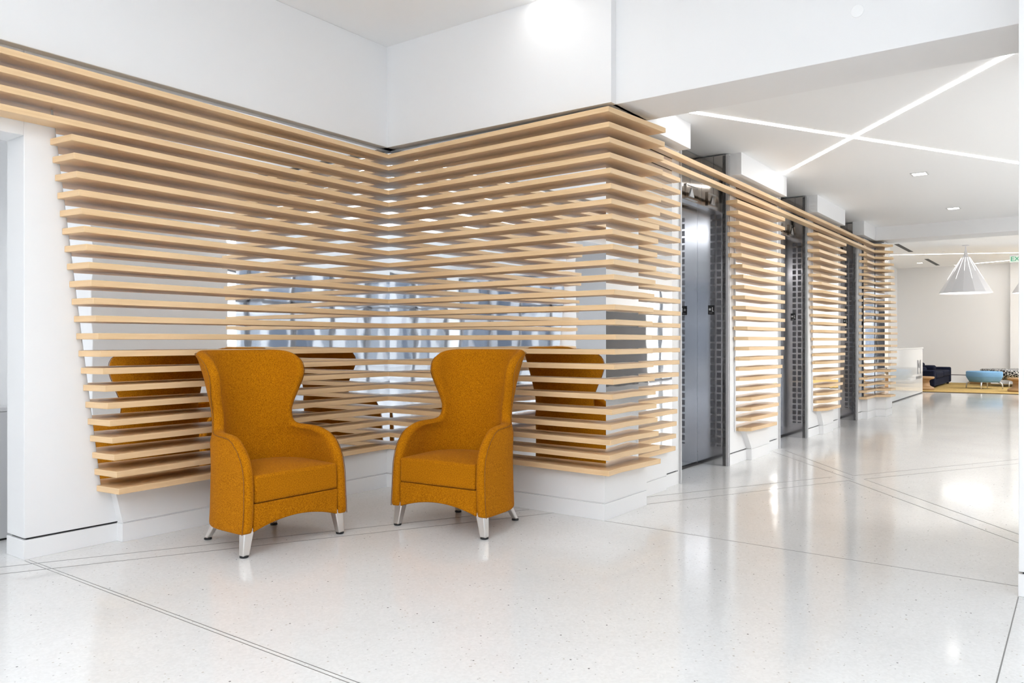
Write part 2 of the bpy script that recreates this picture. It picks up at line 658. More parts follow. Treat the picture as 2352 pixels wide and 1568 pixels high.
b.box(5.2, 6.2, 14.3, 14.4, 0, H_LNG)
struct('wall_lounge_right', b, WHITE, 'right lounge wall with windows', 'wall')
window('window_5', 'x', 5.3, 22.0, 25.5, 0.0, 3.0, 3, 'lounge window wall')

struct('wall_lounge_panel', MB().box(5.15, 5.2, 14.6, 21.8, 0, 2.1), DARKWALL, 'unseen dark panelling added on the right lounge wall for the mirror reflection', 'wall')  # added out of view to darken what the corner return mirror reflects

# street outside the lobby windows; buildings added to dim the windows in the mirrors
def mat_facade():
    m = principled('facade', (0.36, 0.38, 0.42), 0.7)
    N, L, b = nodes(m)
    v = coords(m)
    sep = N.new('ShaderNodeSeparateXYZ')
    L.new(v.outputs['Vector'], sep.inputs['Vector'])
    ad = N.new('ShaderNodeMath')
    ad.operation = 'ADD'
    L.new(sep.outputs['X'], ad.inputs[0])
    L.new(sep.outputs['Y'], ad.inputs[1])
    cb = N.new('ShaderNodeCombineXYZ')
    L.new(ad.outputs[0], cb.inputs['X'])
    L.new(sep.outputs['Z'], cb.inputs['Y'])
    br = N.new('ShaderNodeTexBrick')
    br.offset = 0.0
    br.inputs['Color1'].default_value = (0.10, 0.12, 0.16, 1)
    br.inputs['Color2'].default_value = (0.22, 0.25, 0.31, 1)
    br.inputs['Mortar'].default_value = (0.50, 0.51, 0.54, 1)
    br.inputs['Scale'].default_value = 1.0
    br.inputs['Mortar Size'].default_value = 0.28
    br.inputs['Brick Width'].default_value = 1.5
    br.inputs['Row Height'].default_value = 2.4
    L.new(cb.outputs['Vector'], br.inputs['Vector'])
    L.new(br.outputs['Color'], b.inputs['Base Color'])
    return m


FACADE = mat_facade()
struct('exterior_building', MB().box(19, 21, -34, 13, -0.3, 8.5), FACADE, 'grey building added across the street for the mirror reflections', 'building')
struct('exterior_building', MB().box(1, 19, -26, -24, -0.3, 7.5), FACADE, 'grey building added behind the lobby for the mirror reflections', 'building')
struct('exterior_pavement', MB().box(6.25, 19, -24, 14, -0.35, -0.05), principled('paving', (0.33, 0.33, 0.34), 0.8), 'paved street outside the windows', 'pavement')

# ------------------------------------------------------------------ floor joints
def joint(name, p0, p1, w=0.006):
    d = Vector((p1[0] - p0[0], p1[1] - p0[1]))
    n = Vector((-d.y, d.x)).normalized() * w / 2
    pts = [(p0[0] + n.x, p0[1] + n.y), (p1[0] + n.x, p1[1] + n.y), (p1[0] - n.x, p1[1] - n.y), (p0[0] - n.x, p0[1] - n.y)]
    return MB().prism(pts, -0.002, 0.0008)


def ext(p0, p1, a, c):
    d = Vector((p1[0] - p0[0], p1[1] - p0[1]))
    return (p0[0] - d.x * a, p0[1] - d.y * a), (p1[0] + d.x * c, p1[1] + d.y * c)


JN = [ext((-4.782, 1.819), (-4.465, 2.431), 1.5, 3.75), ext((-4.640, 1.765), (-4.328, 2.356), 1.5, 4.05),
      ((-4.81, 1.977), (-0.9, 1.962)), ((-4.81, 1.955), (-0.9, 1.940)),
      ((-2.786, 5.659), (-1.832, 7.487)), ((-2.66, 5.41), (-1.661, 7.391)),
      ((-2.781, 8.82), (-1.634, 7.437)), ((-2.70, 8.99), (-1.69, 7.678)), ((-1.566, 7.541), (-0.1, 5.69)), ((-1.661, 7.391), (-0.24, 5.63)),
      ((-1.688, 7.678), (0.4, 11.4)), ((-1.566, 7.541), (0.5, 11.2)),
      ((-2.650, 4.737), (-0.245, 4.697)), ((-0.24, 4.50), (-0.25, 1.2))]
for k, (p0, p1) in enumerate(JN):
    struct('trim_%d' % (9 + k), joint('j', p0, p1, 0.0035 if k in (2, 3) else 0.006 if k < 12 else 0.005), JOINT, 'thin metal joint line set in the terrazzo floor', 'floor joint')

# ------------------------------------------------------------------ plinths under the slats
def grooved(pts, inset_pts, ztop, top=None):
    m = MB()
    m.prism(pts, 0, 0.112)
    m.prism(inset_pts, 0.112, 0.121)
    m.prism(pts, 0.121, ztop, top)
    return m


NP = [(-4.84, 2.489), (-4.767, 2.489), (-4.767, 4.757), (-2.65, 4.737), (-2.644, 5.376), (-2.788, 5.376), (-2.788, 6.04), (-2.90, 6.04), (-2.90, 4.90), (-4.84, 4.90)]
NPI = [(-4.84, 2.495), (-4.775, 2.495), (-4.775, 4.765), (-2.658, 4.745), (-2.652, 5.370), (-2.796, 5.370), (-2.796, 6.03), (-2.90, 6.03), (-2.90, 4.90), (-4.84, 4.90)]
NPT = [(x, y - 0.045) if k < 2 else (x, y) for k, (x, y) in enumerate(NP)]
struct('trim_plinth', grooved(NP, NPI, 0.326, NPT), WHITE, 'white grooved plinth under the corner slat screen', 'plinth', 0.0015)


def box_pts(x0, x1, y0, y1):
    return [(x0, y0), (x1, y0), (x1, y1), (x0, y1)]


struct('trim_plinth', grooved(box_pts(-2.83, -2.765, 8.06, 8.64), box_pts(-2.83, -2.773, 8.068, 8.632), 0.326, box_pts(-2.83, -2.765, 7.88, 8.64)), WHITE,
       'white plinth under the slats after the nearest elevator', 'plinth', 0.0015)
struct('trim_plinth', grooved(box_pts(-2.83, -2.760, 10.86, 11.38), box_pts(-2.83, -2.768, 10.868, 11.372), 0.326, box_pts(-2.83, -2.760, 10.72, 11.38)), WHITE,
       'white plinth under the slats after the second elevator', 'plinth', 0.0015)
P4 = [(-2.83, 13.40), (-2.733, 13.40), (-2.730, 14.03), (-2.585, 14.06), (-2.580, 14.55), (-2.83, 14.55)]
P4I = [(-2.83, 13.408), (-2.741, 13.408), (-2.738, 14.038), (-2.593, 14.068), (-2.588, 14.542), (-2.83, 14.542)]
struct('trim_plinth', grooved(P4, P4I, 0.326), WHITE, 'white stepped plinth under the farthest slats', 'plinth', 0.0015)

# ------------------------------------------------------------------ slat screens
NS, Z0, DZ, TH = 25, 0.326, 0.1024, 0.036


def lerp(a, c, t):
    return a + (c - a) * t


def peak(i, lo, mid, hi, m=9):
    """value at the bottom slat, at eye height and at the top slat"""
    return lerp(lo, mid, i / m) if i <= m else lerp(mid, hi, (i - m) / (24 - m))


def slat(parent, pts, i):
    m = MB().prism(pts, Z0 + DZ * i, Z0 + DZ * i + TH)
    return m.build('slat', MAPLE, parent, 0.0025, 2, origin=(pts[0][0], pts[0][1], Z0 + DZ * i))


nook = thing('slat_screen', 'large maple slat screen wrapping the mirrored corner behind the mustard armchairs', 'slat screen', (-4.7, 4.6, 0), group='maple slat screens')
nook_inv = Matrix.Translation((4.7, -4.6, 0))


def under(o, root):
    """parent keeping the world position (root has no rotation)"""
    o.parent = root
    o.location = Vector(o.location) - Vector(root.location)
    return o


for i in range(NS):
    yl = lerp(2.35, 2.085, i / 20) if i <= 20 else -2.2
    xl = lerp(-4.612, -4.618, i / 24)
    corner = (-2.565, peak(i, 4.645, 4.742, 4.640))
    xend = peak(i, -2.527, -2.600, -2.487)
    pts = [(-4.83, yl + 0.012), (xl, yl + 0.035), (-4.735, 4.745), corner]
    if i <= 6:
        pts.append((lerp(-2.575, -2.60, i / 6), lerp(4.84, 5.1, i / 6)))
    pts += [(xend, 5.372), (-2.80, 5.372), (-2.80, 5.30), (-2.672, 5.30), (-2.672, 4.795), (-4.81, 4.845), (-4.83, 4.845)]
    if i > 20:
        pts[0] = (-4.83, yl)
        pts[1] = (xl, yl)
    under(slat(None, pts, i), nook)
# mirror panels behind the slats
m = MB()
m.add([(-4.829, 2.396, 0.326), (-4.826, 2.390, 0.326), (-4.816, 4.842, 0.326), (-4.84, 4.842, 0.326),
       (-4.829, 2.082, 2.86), (-4.826, 2.076, 2.86), (-4.816, 4.842, 2.86), (-4.84, 4.842, 2.86)],
      [(3, 2, 1, 0), (4, 5, 6, 7), (0, 1, 5, 4), (1, 2, 6, 5), (2, 3, 7, 6), (3, 0, 4, 7)])
under(m.build('mirror_panel', MIRROR, None, origin=(-4.8, 3.4, 0.33)), nook)
under(MB().box(-4.84, -4.826, -2.2, 2.10, 2.478, 2.86).build('mirror_panel', MIRROR, None, origin=(-4.83, 0, 2.5)), nook)
under(MB().prism([(-4.816, 4.842), (-2.668, 4.790), (-2.668, 4.829), (-2.7, 4.85), (-4.816, 4.87)], 0.326, 2.86).build('mirror_panel', MIRROR, None, origin=(-3.7, 4.81, 0.33)), nook)
under(MB().box(-2.694, -2.668, 4.829, 5.285, 0.326, 2.86).build('mirror_panel', MIRROR, None, origin=(-2.68, 5.05, 0.33)), nook)

p1 = thing('slat_screen', 'narrow slat screen between the corner and the nearest elevator', 'slat screen', (-2.76, 5.8, 0), group='maple slat screens')
for i in range(23):
    ye = lerp(6.09, 6.19, min(i, 9) / 9)
    pts = [(-2.80, 5.376), (-2.735, 5.376), (-2.73, ye), (-2.80, ye)]
    under(slat(None, pts, i), p1)
under(MB().box(-2.822, -2.800, 5.38, 6.17, 0.326, 2.86).build('mirror_panel', MIRROR, None, origin=(-2.81, 5.8, 0.33)), p1)

p2 = thing('slat_screen', 'slat screen between the first and second elevators', 'slat screen', (-2.76, 8.3, 0), group='maple slat screens')
for i in range(23):
    t = i / 22
    yl = lerp(7.776, 7.50, t)
    yk = 7.835 if i <= 5 else lerp(7.835, 7.436, (i - 5) / 17)
    yr = lerp(8.585, 8.873, min(i, 9) / 9)
    pts = [(-2.805, yl - 0.01), (-2.77, yl), (-2.69, max(yk, yl)), (-2.665, yr), (-2.805, yr + 0.03)]
    if yk < yl:
        pts = [(-2.805, yl - 0.07), (-2.77, yl - 0.07), (-2.69, yk), (-2.665, yr), (-2.805, yr + 0.03)]
    under(slat(None, pts, i), p2)
under(MB().box(-2.819, -2.803, 7.70, 9.02, 0.33, 2.86).build('mirror_panel', MIRROR, None, origin=(-2.81, 8.3, 0.33)), p2)

p3 = thing('slat_screen', 'slat screen between the second and third elevators', 'slat screen', (-2.76, 11.1, 0), group='maple slat screens')
for i in range(23):
    t = i / 22
    yl = lerp(10.634, 10.30, t)
    yk = 10.753 if i <= 5 else lerp(10.753, 10.298, (i - 5) / 17)
    yr = lerp(11.402, 11.72, min(i, 9) / 9)
    pts = [(-2.805, yl - 0.06), (-2.77, yl - 0.05), (-2.68, yk), (-2.665, yr), (-2.805, yr + 0.03)]
    under(slat(None, pts, i), p3)
under(MB().box(-2.819, -2.803, 10.52, 11.83, 0.33, 2.86).build('mirror_panel', MIRROR, None, origin=(-2.81, 11.1, 0.33)), p3)

p4 = thing('slat_screen', 'farthest slat screen, stepped around the white end pier', 'slat screen', (-2.7, 13.8, 0), group='maple slat screens')
for i in range(NS):
    yk = peak(i, 13.17, 13.45, 13.157, 12)
    yk2 = peak(i, 13.86, 13.95, 13.70, 12)
    yr = peak(i, 14.23, 14.42, 14.0, 10)
    pts = [(-2.80, 13.12), (-2.70, yk), (-2.695, yk2), (-2.50, 13.985), (-2.47, max(yr, 14.02)), (-2.60, yr + 0.1), (-2.60, 14.05), (-2.75, 14.05)]
    if i > 22:
        pts[0] = (-2.80, 13.215)
        pts[1] = (-2.70, 13.215)
    under(slat(None, pts, i), p4)
m = MB().box(-2.819, -2.752, 13.22, 14.02, 0.33, 2.86)
under(m.build('mirror_panel', MIRROR, None, origin=(-2.81, 13.6, 0.33)), p4)
m = MB().box(-2.752, -2.602, 14.05, 14.098, 0.33, 2.86)
m.box(-2.618, -2.602, 14.098, 14.35, 0.33, 2.86)
under(m.build('mirror_panel', MIRROR, None, origin=(-2.7, 14.07, 0.33)), p4)

# two rails running over all the doors
for i, lab in ((24, 'upper of two maple rails running above all elevator doors'), (23, 'lower of two maple rails running above all elevator doors')):
    m = MB().prism([(-2.795, 5.376), (-2.735, 5.376), (-2.715, 7.5), (-2.70, 11.5), (-2.705, 12.4), (-2.70, 13.21), (-2.795, 13.21)], Z0 + DZ * i, Z0 + DZ * i + TH)
    tag(m.build('slat_rail', MAPLE, None, 0.0025, 2, origin=(-2.75, 9.3, Z0 + DZ * i)), lab, 'rail', 'maple rails over the elevators')

# ------------------------------------------------------------------ elevators
def star_mesh(r):
    vs = [(math.sin(2 * PI * k / 10) * (r if k % 2 == 0 else r * 0.42), math.cos(2 * PI * k / 10) * (r if k % 2 == 0 else r * 0.42), 0) for k in range(10)]
    return vs


def make_elevator(label):
    """local frame: x into the corridor (door plane x=0), y along the wall, width 1.145"""
    Wd = 1.145
    r = thing('elevator', label, 'elevator', (0, 0, 0), group='elevators')
    DH = 2.61
    for k in range(2):
        y0 = 0.004 + k * Wd / 2
        d = MB().box(-0.03, 0.0, y0, y0 + Wd / 2 - 0.006, 0.012, DH)
        d.build('door_panel', DOORM, r, origin=(0, y0, 0))
    MB().box(-0.06, -0.03, 0, Wd, 0, DH).build('door_backing', BLACK, r)
    MB().box(-0.03, 0.035, 0, Wd, 0.0, 0.010).build('door_sill', GROOVE, r)
    # header panels above the door
    t = MB()
    t.box(0.0, 0.045, 0, Wd * 0.5, DH, 3.085)
    t.box(0.0, 0.045, Wd * 0.5 + 0.003, Wd, DH, 3.085)
    t.build('header_panel', TRANSM, r)
    # right jamb, polished, with mirrored squares painted into its colour; upper part in two panels
    j = MB().box(0.0, 0.295, Wd, Wd + 0.03, 0, DH)
    jo = j.build('jamb_panel', MIRRORED_SQUARES, r, origin=(0.135, Wd, 0))
    j = MB()
    j.box(0.046, 0.168, Wd, Wd + 0.03, DH, 3.085)
    j.box(0.171, 0.295, Wd, Wd + 0.03, DH, 3.085)
    j.build('jamb_header', TRANSM, r)
    MB().box(0.0, 0.295, -0.03, 0, 0, 3.085).build('jamb_panel', DOORM, r)
    # brushed frame strips on the wall face
    for ya, yb in ((-0.014, 0.0), (Wd, Wd + 0.047)):
        f = MB()
        f.box(0.262, 0.312, ya, yb, 0, 3.08)
        if yb > Wd:
            f.box(0.312, 0.322, yb - 0.013, yb, 0, 3.08)
            f.box(0.312, 0.322, ya, ya + 0.012, 0, 3.08)
        else:
            f.box(0.262, 0.335, ya, yb, 0, 3.08)
        f.build('door_frame', STEEL, r, 0.001)
    # call lantern with an up arrow
    ln = MB()
    y0, y1, z0, z1 = 0.735, 1.015, 2.625, 2.765
    for a, c, e, g in ((y0, y1, z0, z0 + 0.008), (y0, y1, z1 - 0.008, z1), (y0, y0 + 0.008, z0, z1), (y1 - 0.008, y1, z0, z1)):
        ln.box(0.045, 0.062, a, c, e, g)
    ln.box(0.045, 0.050, y0, y1, z0, z1)
    lo = ln.build('lantern', TRANSM, r)
    ar = MB()
    ar.add([(0.051, 0.82, 2.652), (0.051, 0.93, 2.652), (0.051, 0.875, 2.742), (0.058, 0.82, 2.652), (0.058, 0.93, 2.652), (0.058, 0.875, 2.742)],
           [(0, 2, 1), (3, 4, 5), (0, 1, 4, 3), (1, 2, 5, 4), (2, 0, 3, 5)])
    ar.build('up_arrow', WHITE, lo)
    # raised floor plate on the right jamb: star and L
    px = 0.147
    pl = MB().box(px - 0.032, px + 0.032, Wd - 0.006, Wd, 1.505, 1.597).build('floor_plate', BLACK, r)
    st = MB()
    sv = star_mesh(0.017)
    st.add([(px - 0.013 + x, Wd - 0.0075, 1.557 + y) for x, y, _ in sv] + [(px - 0.013 + x, Wd - 0.0055, 1.557 + y) for x, y, _ in sv],
           [tuple(range(10)), tuple(range(19, 9, -1))] + [(k, (k + 1) % 10, 10 + (k + 1) % 10, 10 + k) for k in range(10)])
    st.box(px + 0.010, px + 0.016, Wd - 0.0075, Wd - 0.0055, 1.535, 1.578)
    st.box(px + 0.010, px + 0.026, Wd - 0.0075, Wd - 0.0055, 1.535, 1.541)
    for k in range(3):
        st.box(px - 0.018 + k * 0.012, px - 0.014 + k * 0.012, Wd - 0.0075, Wd - 0.0055, 1.518, 1.522)
    st.build('plate_lettering', WHITE, pl)
    return r


e1 = make_elevator('nearest of three mirrored elevators, beside the corner slat screen')
e2 = copy_tree(e1)
e2['label'] = 'middle of three mirrored elevators, between two slat screens'
e3 = copy_tree(e1)
e3['label'] = 'farthest of three mirrored elevators, beside the end pier'
for e, y in ((e1, 6.375), (e2, 9.146), (e3, 11.925)):
    e.location = (-3.135, y, 0)
for y0, y1 in ((6.335, 6.36), (9.09, 9.131), (11.88, 11.91)):
    struct('trim_jamb', MB().box(-3.4, XE, y0, y1, 0, H_COR), WHITE, 'white strip beside an elevator frame', 'trim')

# ------------------------------------------------------------------ wing chairs
def make_chair(label):
    r = thing('wing_armchair', label, 'armchair', group='mustard wing armchairs')
    T = 0.070                                    # upholstery thickness of the shell

    # front tip curve (y, z): arm front, rounded arm top, waist, wing, rounded top
    tip = [(-0.300, 0.135), (-0.302, 0.20), (-0.302, 0.28), (-0.300, 0.36), (-0.296, 0.43), (-0.284, 0.49), (-0.260, 0.548), (-0.220, 0.600), (-0.172, 0.636),
           (-0.118, 0.656), (-0.058, 0.663), (0.01, 0.666), (0.062, 0.670), (0.094, 0.682), (0.114, 0.710), (0.124, 0.75), (0.127, 0.79), (0.122, 0.84), (0.110, 0.89),
           (0.096, 0.94), (0.082, 0.985), (0.076, 1.02), (0.080, 1.05), (0.098, 1.083), (0.13, 1.112), (0.18, 1.136), (0.24, 1.150), (0.29, 1.155)]

    def interp(z, tab):
        for (z0, a), (z1, c) in zip(tab, tab[1:]):
            if z <= z1:
                return lerp(a, c, (z - z0) / (z1 - z0))
        return tab[-1][1]
    hw_t = [(0.135, 0.350), (0.25, 0.342), (0.50, 0.334), (0.62, 0.330), (0.70, 0.300), (0.80, 0.280), (0.90, 0.280), (1.0, 0.290), (1.10, 0.308), (1.16, 0.318)]
    yb_t = [(0.135, 0.235), (0.30, 0.240), (0.50, 0.247), (0.68, 0.265), (0.90, 0.310), (1.16, 0.372)]
    y0_t = [(0.135, -0.10), (0.50, -0.11), (0.68, -0.08), (0.90, 0.05), (1.16, 0.14)]
    fl_t = [(0.135, 0.0), (0.66, 0.0), (0.80, 0.0), (0.92, 0.012), (1.04, 0.024), (1.16, 0.012)]   # wings flare outward at their tips
    NU = 46

    def ring(y_tip, z):
        """mid-surface plan curve at height z from left tip round the back to right tip"""
        hw, yb, y0, fl = interp(z, hw_t), interp(z, yb_t), interp(z, y0_t), interp(z, fl_t)
        half = []
        for k in range(41):
            half.append((hw, lerp(-0.45, y0, k / 40)))
        e = 2.25
        for k in range(1, 61):
            t = PI / 2 * k / 60
            half.append((hw * math.cos(t) ** (2 / e), y0 + (yb - y0) * math.sin(t) ** (2 / e)))
        # cut at the tip and resample by arc length
        for k in range(len(half) - 1):
            if half[k + 1][1] > y_tip:
                (xa, ya), (xb, yb_) = half[k], half[k + 1]
                t = (y_tip - ya) / max(yb_ - ya, 1e-6)
                half = [(lerp(xa, xb, t), y_tip)] + half[k + 1:]
                break
        L = [0]
        for p, q in zip(half, half[1:]):
            L.append(L[-1] + math.hypot(q[0] - p[0], q[1] - p[1]))
        out = []
        m = NU // 2
        j = 0
        for k in range(m + 1):
            s_ = L[-1] * k / m
            while j < len(L) - 2 and L[j + 1] < s_:
                j += 1
            t = (s_ - L[j]) / max(L[j + 1] - L[j], 1e-9)
            x, y = lerp(half[j][0], half[j + 1][0], t), lerp(half[j][1], half[j + 1][1], t)
            w = max(0.0, 1 - s_ / 0.16)
            out.append((x + fl * w * w, y))
        return out + [(-x, y) for x, y in out[-2::-1]]
    # resample the tip curve finely
    fine = []
    for (a, c) in zip(tip, tip[1:]):
        n = max(1, int(math.hypot(c[0] - a[0], c[1] - a[1]) / 0.028))
        for k in range(n):
            fine.append((lerp(a[0], c[0], k / n), lerp(a[1], c[1], k / n)))
    fine.append(tip[-1])
    rows = [[(x, y, z) for x, y in ring(ty, z)] for ty, z in fine]
    n = len(rows[0])
    # inner and outer sheets offset along the plan normal; rims closed round with a mid vertex
    def normals(row, k):
        a = Vector(row[max(k - 1, 0)])
        c = Vector(row[min(k + 1, n - 1)])
        d = c - a
        d.z = 0
        d.normalize()
        return Vector((d.y, -d.x, 0))            # outward
    outer, inner = [], []
    for ri, row in enumerate(rows):
        z = row[0][2]
        th = T / 2
        outer.append([Vector(p) + normals(row, k) * th for k, p in enumerate(row)])
        inner.append([Vector(p) - normals(row, k) * th for k, p in enumerate(row)])
    vs, fs = [], []
    R = len(rows)
    for s in (outer, inner):
        for row in s:
            vs += [tuple(p) for p in row]

    def O(i, k):
        return i * n + k

    def I(i, k):
        return R * n + i * n + k
    for i in range(R - 1):
        for k in range(n - 1):
            fs.append((O(i, k), O(i, k + 1), O(i + 1, k + 1), O(i + 1, k)))
            fs.append((I(i, k + 1), I(i, k), I(i + 1, k), I(i + 1, k + 1)))
    # rounded rims: tips (left, right), top and bottom
    rim = []                                     # ordered boundary (outer idx, inner idx, mid point pushed out)
    tl = []
    for i in range(R):
        ydir = Vector(tip_dir(fine, i))
        for k, sx in ((0, 1), (n - 1, -1)):
            pass
    # left tip, top, right tip, bottom as one closed loop of (o, i) pairs
    loop = [(O(i, 0), I(i, 0)) for i in range(R)] + [(O(R - 1, k), I(R - 1, k)) for k in range(1, n)] + \
           [(O(i, n - 1), I(i, n - 1)) for i in range(R - 2, -1, -1)] + [(O(0, k), I(0, k)) for k in range(n - 2, 0, -1)]
    push = []
    for q, (o_, i_) in enumerate(loop):
        if q < R:
            d = Vector(tip_dir(fine, q))
            push.append(d)
        elif q < R + n - 1:
            k = q - R + 1
            w = min(k, n - 1 - k) / 6.0
            d = Vector(tip_dir(fine, R - 1)).lerp(Vector((0, 0, 1)), min(1, w))
            push.append(d.normalized())
        elif q < R + n - 1 + R - 1:
            idx = R - 2 - (q - (R + n - 1))
            push.append(Vector(tip_dir(fine, idx)))
        else:
            push.append(Vector((0, 0, -0.12)))
    base = len(vs)
    for q, (o_, i_) in enumerate(loop):
        po, pi_ = Vector(vs[o_]), Vector(vs[i_])
        mid = (po + pi_) / 2
        a = po.lerp(pi_, 0.15) + push[q] * 0.020
        c = mid + push[q] * 0.028
        e = po.lerp(pi_, 0.85) + push[q] * 0.020
        vs += [tuple(a), tuple(c), tuple(e)]
    NL = len(loop)
    for q in range(NL):
        q2 = (q + 1) % NL
        o1, i1 = loop[q]
        o2, i2 = loop[q2]
        a1, c1, e1_ = base + 3 * q, base + 3 * q + 1, base + 3 * q + 2
        a2, c2, e2_ = base + 3 * q2, base + 3 * q2 + 1, base + 3 * q2 + 2
        fs += [(o1, o2, a2, a1), (a1, a2, c2, c1), (c1, c2, e2_, e1_), (e1_, e2_, i2, i1)]
    m = MB()
    m.add(vs, fs)
    sh = m.build('shell', FELT, r, smooth=True, subsurf=1)
    # seams along the outer edge of both tips, up over the arms
    for k, side in ((0, 1), (n - 1, -1)):
        pts = []
        for i in range(0, R, 1):
            p = outer[i][k]
            d = Vector(tip_dir(fine, i))
            nn = normals(rows[i], k)
            pts.append(p + nn * 0.000 + d * 0.008)
        MB().tube(pts, 0.0022, 6).build('seam', SEAM, sh, smooth=True)

    def seat_half(y, lim):
        hw, yb, y0 = interp(0.4, hw_t), interp(0.4, yb_t), interp(0.4, y0_t)
        if y <= y0:
            return min(lim, hw - 0.028)
        t = min(1.0, (y - y0) / (yb - y0))
        return min(lim, hw * (1 - t ** 2.25) ** (1 / 2.25) - 0.012)

    # seat base: front apron with an arched lower edge
    bx = MB()
    NX, NYb = 16, 8
    vs, fs = [], []
    for j in range(NYb + 1):
        y = lerp(-0.308, 0.17, j / NYb)
        h = seat_half(y, 0.312)
        for k in range(NX + 1):
            x = lerp(-h, h, k / NX)
            vs.append((x, y, 0.135 + 0.055 * (1 - (x / 0.312) ** 2)))
    nb = len(vs)
    for j in range(NYb + 1):
        y = lerp(-0.308, 0.17, j / NYb)
        h = seat_half(y, 0.312)
        for k in range(NX + 1):
            vs.append((lerp(-h, h, k / NX), y - (0.002 if j == 0 else 0), 0.300))
    st = NX + 1
    for j in range(NYb):
        for k in range(NX):
            a = j * st + k
            fs += [(a, a + st, a + st + 1, a + 1), (nb + a, nb + a + 1, nb + a + st + 1, nb + a + st)]
        a, c = j * st, j * st + NX
        fs += [(a, nb + a, nb + a + st, a + st), (c, c + st, nb + c + st, nb + c)]
    for k in range(NX):
        a = NYb * st + k
        fs += [(k, k + 1, nb + k + 1, nb + k), (a, nb + a, nb + a + 1, a + 1)]
    bx.add(vs, fs)
    bx.build('seat_base', FELT, r, 0.008, 3)
    # seat cushion
    # slightly crowned top
    cu2 = MB()
    vs, fs = [], []
    NXc, NYc = 10, 8
    for j in range(NYc + 1):
        for k in range(NXc + 1):
            y = lerp(-0.316, 0.18, j / NYc)
            x = seat_half(y, 0.304) * (2 * k / NXc - 1)
            z = 0.462 + 0.022 * (1 - (2 * k / NXc - 1) ** 2) * (1 - (2 * j / NYc - 1) ** 4) + 0.008 * j / NYc
            vs.append((x, y, z))
    nt = len(vs)
    for j in range(NYc + 1):
        for k in range(NXc + 1):
            y = lerp(-0.316, 0.18, j / NYc)
            vs.append((seat_half(y, 0.304) * (2 * k / NXc - 1), y, 0.303))
    st = NXc + 1
    for j in range(NYc):
        for k in range(NXc):
            a = j * st + k
            fs.append((a, a + 1, a + st + 1, a + st))
            fs.append((nt + a, nt + a + st, nt + a + st + 1, nt + a + 1))
    for k in range(NXc):
        fs.append((k, nt + k, nt + k + 1, k + 1))
        a = NYc * st + k
        fs.append((a, a + 1, nt + a + 1, nt + a))
    for j in range(NYc):
        a = j * st
        fs.append((a, a + st, nt + a + st, nt + a))
        a = j * st + NXc
        fs.append((a, nt + a, nt + a + st, a + st))
    cu2.add(vs, fs)
    cu2.build('seat_cushion', FELT, r, 0.016, 3)
    # legs: front square tapered, rear slim and splayed
    for sx in (-1, 1):
        lg = MB().taper((sx * 0.328, -0.272, 0.165), (sx * 0.352, -0.280, 0.010), 0.066, 0.060, 0.044, 0.042).build('leg', ALU, r, 0.006, 2)
        MB().lathe([(0.0215, 0.0), (0.025, 0.002), (0.025, 0.010), (0.018, 0.012)], 20, (sx * 0.352, -0.280)).build('foot_pad', BLACK, lg, smooth=False)
        lg = MB().taper((sx * 0.195, 0.190, 0.175), (sx * 0.243, 0.262, 0.010), 0.045, 0.050, 0.034, 0.032).build('leg', ALU, r, 0.006, 2)
        MB().lathe([(0.0205, 0.0), (0.024, 0.002), (0.024, 0.010), (0.018, 0.012)], 20, (sx * 0.243, 0.262)).build('foot_pad', BLACK, lg, smooth=False)
    return r


def tip_dir(fine, i):
    """outward (forward/up) direction of the tip curve in the y-z plane"""
    a = fine[max(i - 2, 0)]
    c = fine[min(i + 2, len(fine) - 1)]
    dy, dz = c[0] - a[0], c[1] - a[1]
    L = math.hypot(dy, dz) or 1
    return (0, -dz / L, dy / L)


c1 = make_chair('mustard wing armchair on the left with its back to the left slats')
c1.location = (-4.140, 3.078, 0)
c1.rotation_euler = (0, 0, math.radians(88.9))
c2 = copy_tree(c1)
c2['label'] = 'mustard wing armchair on the right with its back to the rear slats'
c2.location = (-3.385, 4.115, 0)
c2.rotation_euler = (0, 0, math.radians(4.0))

# ------------------------------------------------------------------ ceiling lights
def strip(label, p0, p1, z, w=0.05, group='recessed light lines'):
    d = Vector((p1[0] - p0[0], p1[1] - p0[1]))
    n = Vector((-d.y, d.x)).normalized() * w / 2
    pts = [(p0[0] + n.x, p0[1] + n.y), (p1[0] + n.x, p1[1] + n.y), (p1[0] - n.x, p1[1] - n.y), (p0[0] - n.x, p0[1] - n.y)]
    o = MB().prism(pts, z - 0.004, z + 0.01).build('ceiling_light_strip', LED, None)
    return tag(o, label, 'ceiling light', group)


strip('light line crossing the corridor ceiling from the lobby beam to the right wall', ext((-2.531, 6.036), (-0.515, 9.726), 0.12, 0)[0], (0.6, 11.76), H_COR)
strip('light line crossing the corridor ceiling from a soffit box to the right', (-2.70, 8.848), (-0.02, 5.575), H_COR)
strip('light line on the high ceiling ending above the right armchair', (-3.23, 4.72), (-0.4, 0.2), H_LOB)
strip('long thin light line across the lounge ceiling behind the pendant', ext((-3.961, 22.397), (-1.258, 23.739), 0.23, 0)[0], (4.0, 26.35), H_LNG, 0.05)
strip('light line on the lounge ceiling meeting the far wall', (-3.0, 26.535), (3.2, 23.6), H_LNG, 0.05)


def downlight(label, x, y, z):
    r = thing('downlight', label, 'ceiling light', (x, y, z), group='square recessed downlights')
    f = MB()
    for a, c, e, g in ((-0.085, 0.085, -0.085, -0.068), (-0.085, 0.085, 0.068, 0.085), (-0.085, -0.068, -0.068, 0.068), (0.068, 0.085, -0.068, 0.068)):
        f.box(a, c, e, g, -0.006, 0.0)
    f.build('frame', STEEL, r)
    MB().box(-0.068, 0.068, -0.068, 0.068, -0.003, 0.0).build('lamp', LEDD, r)
    return r


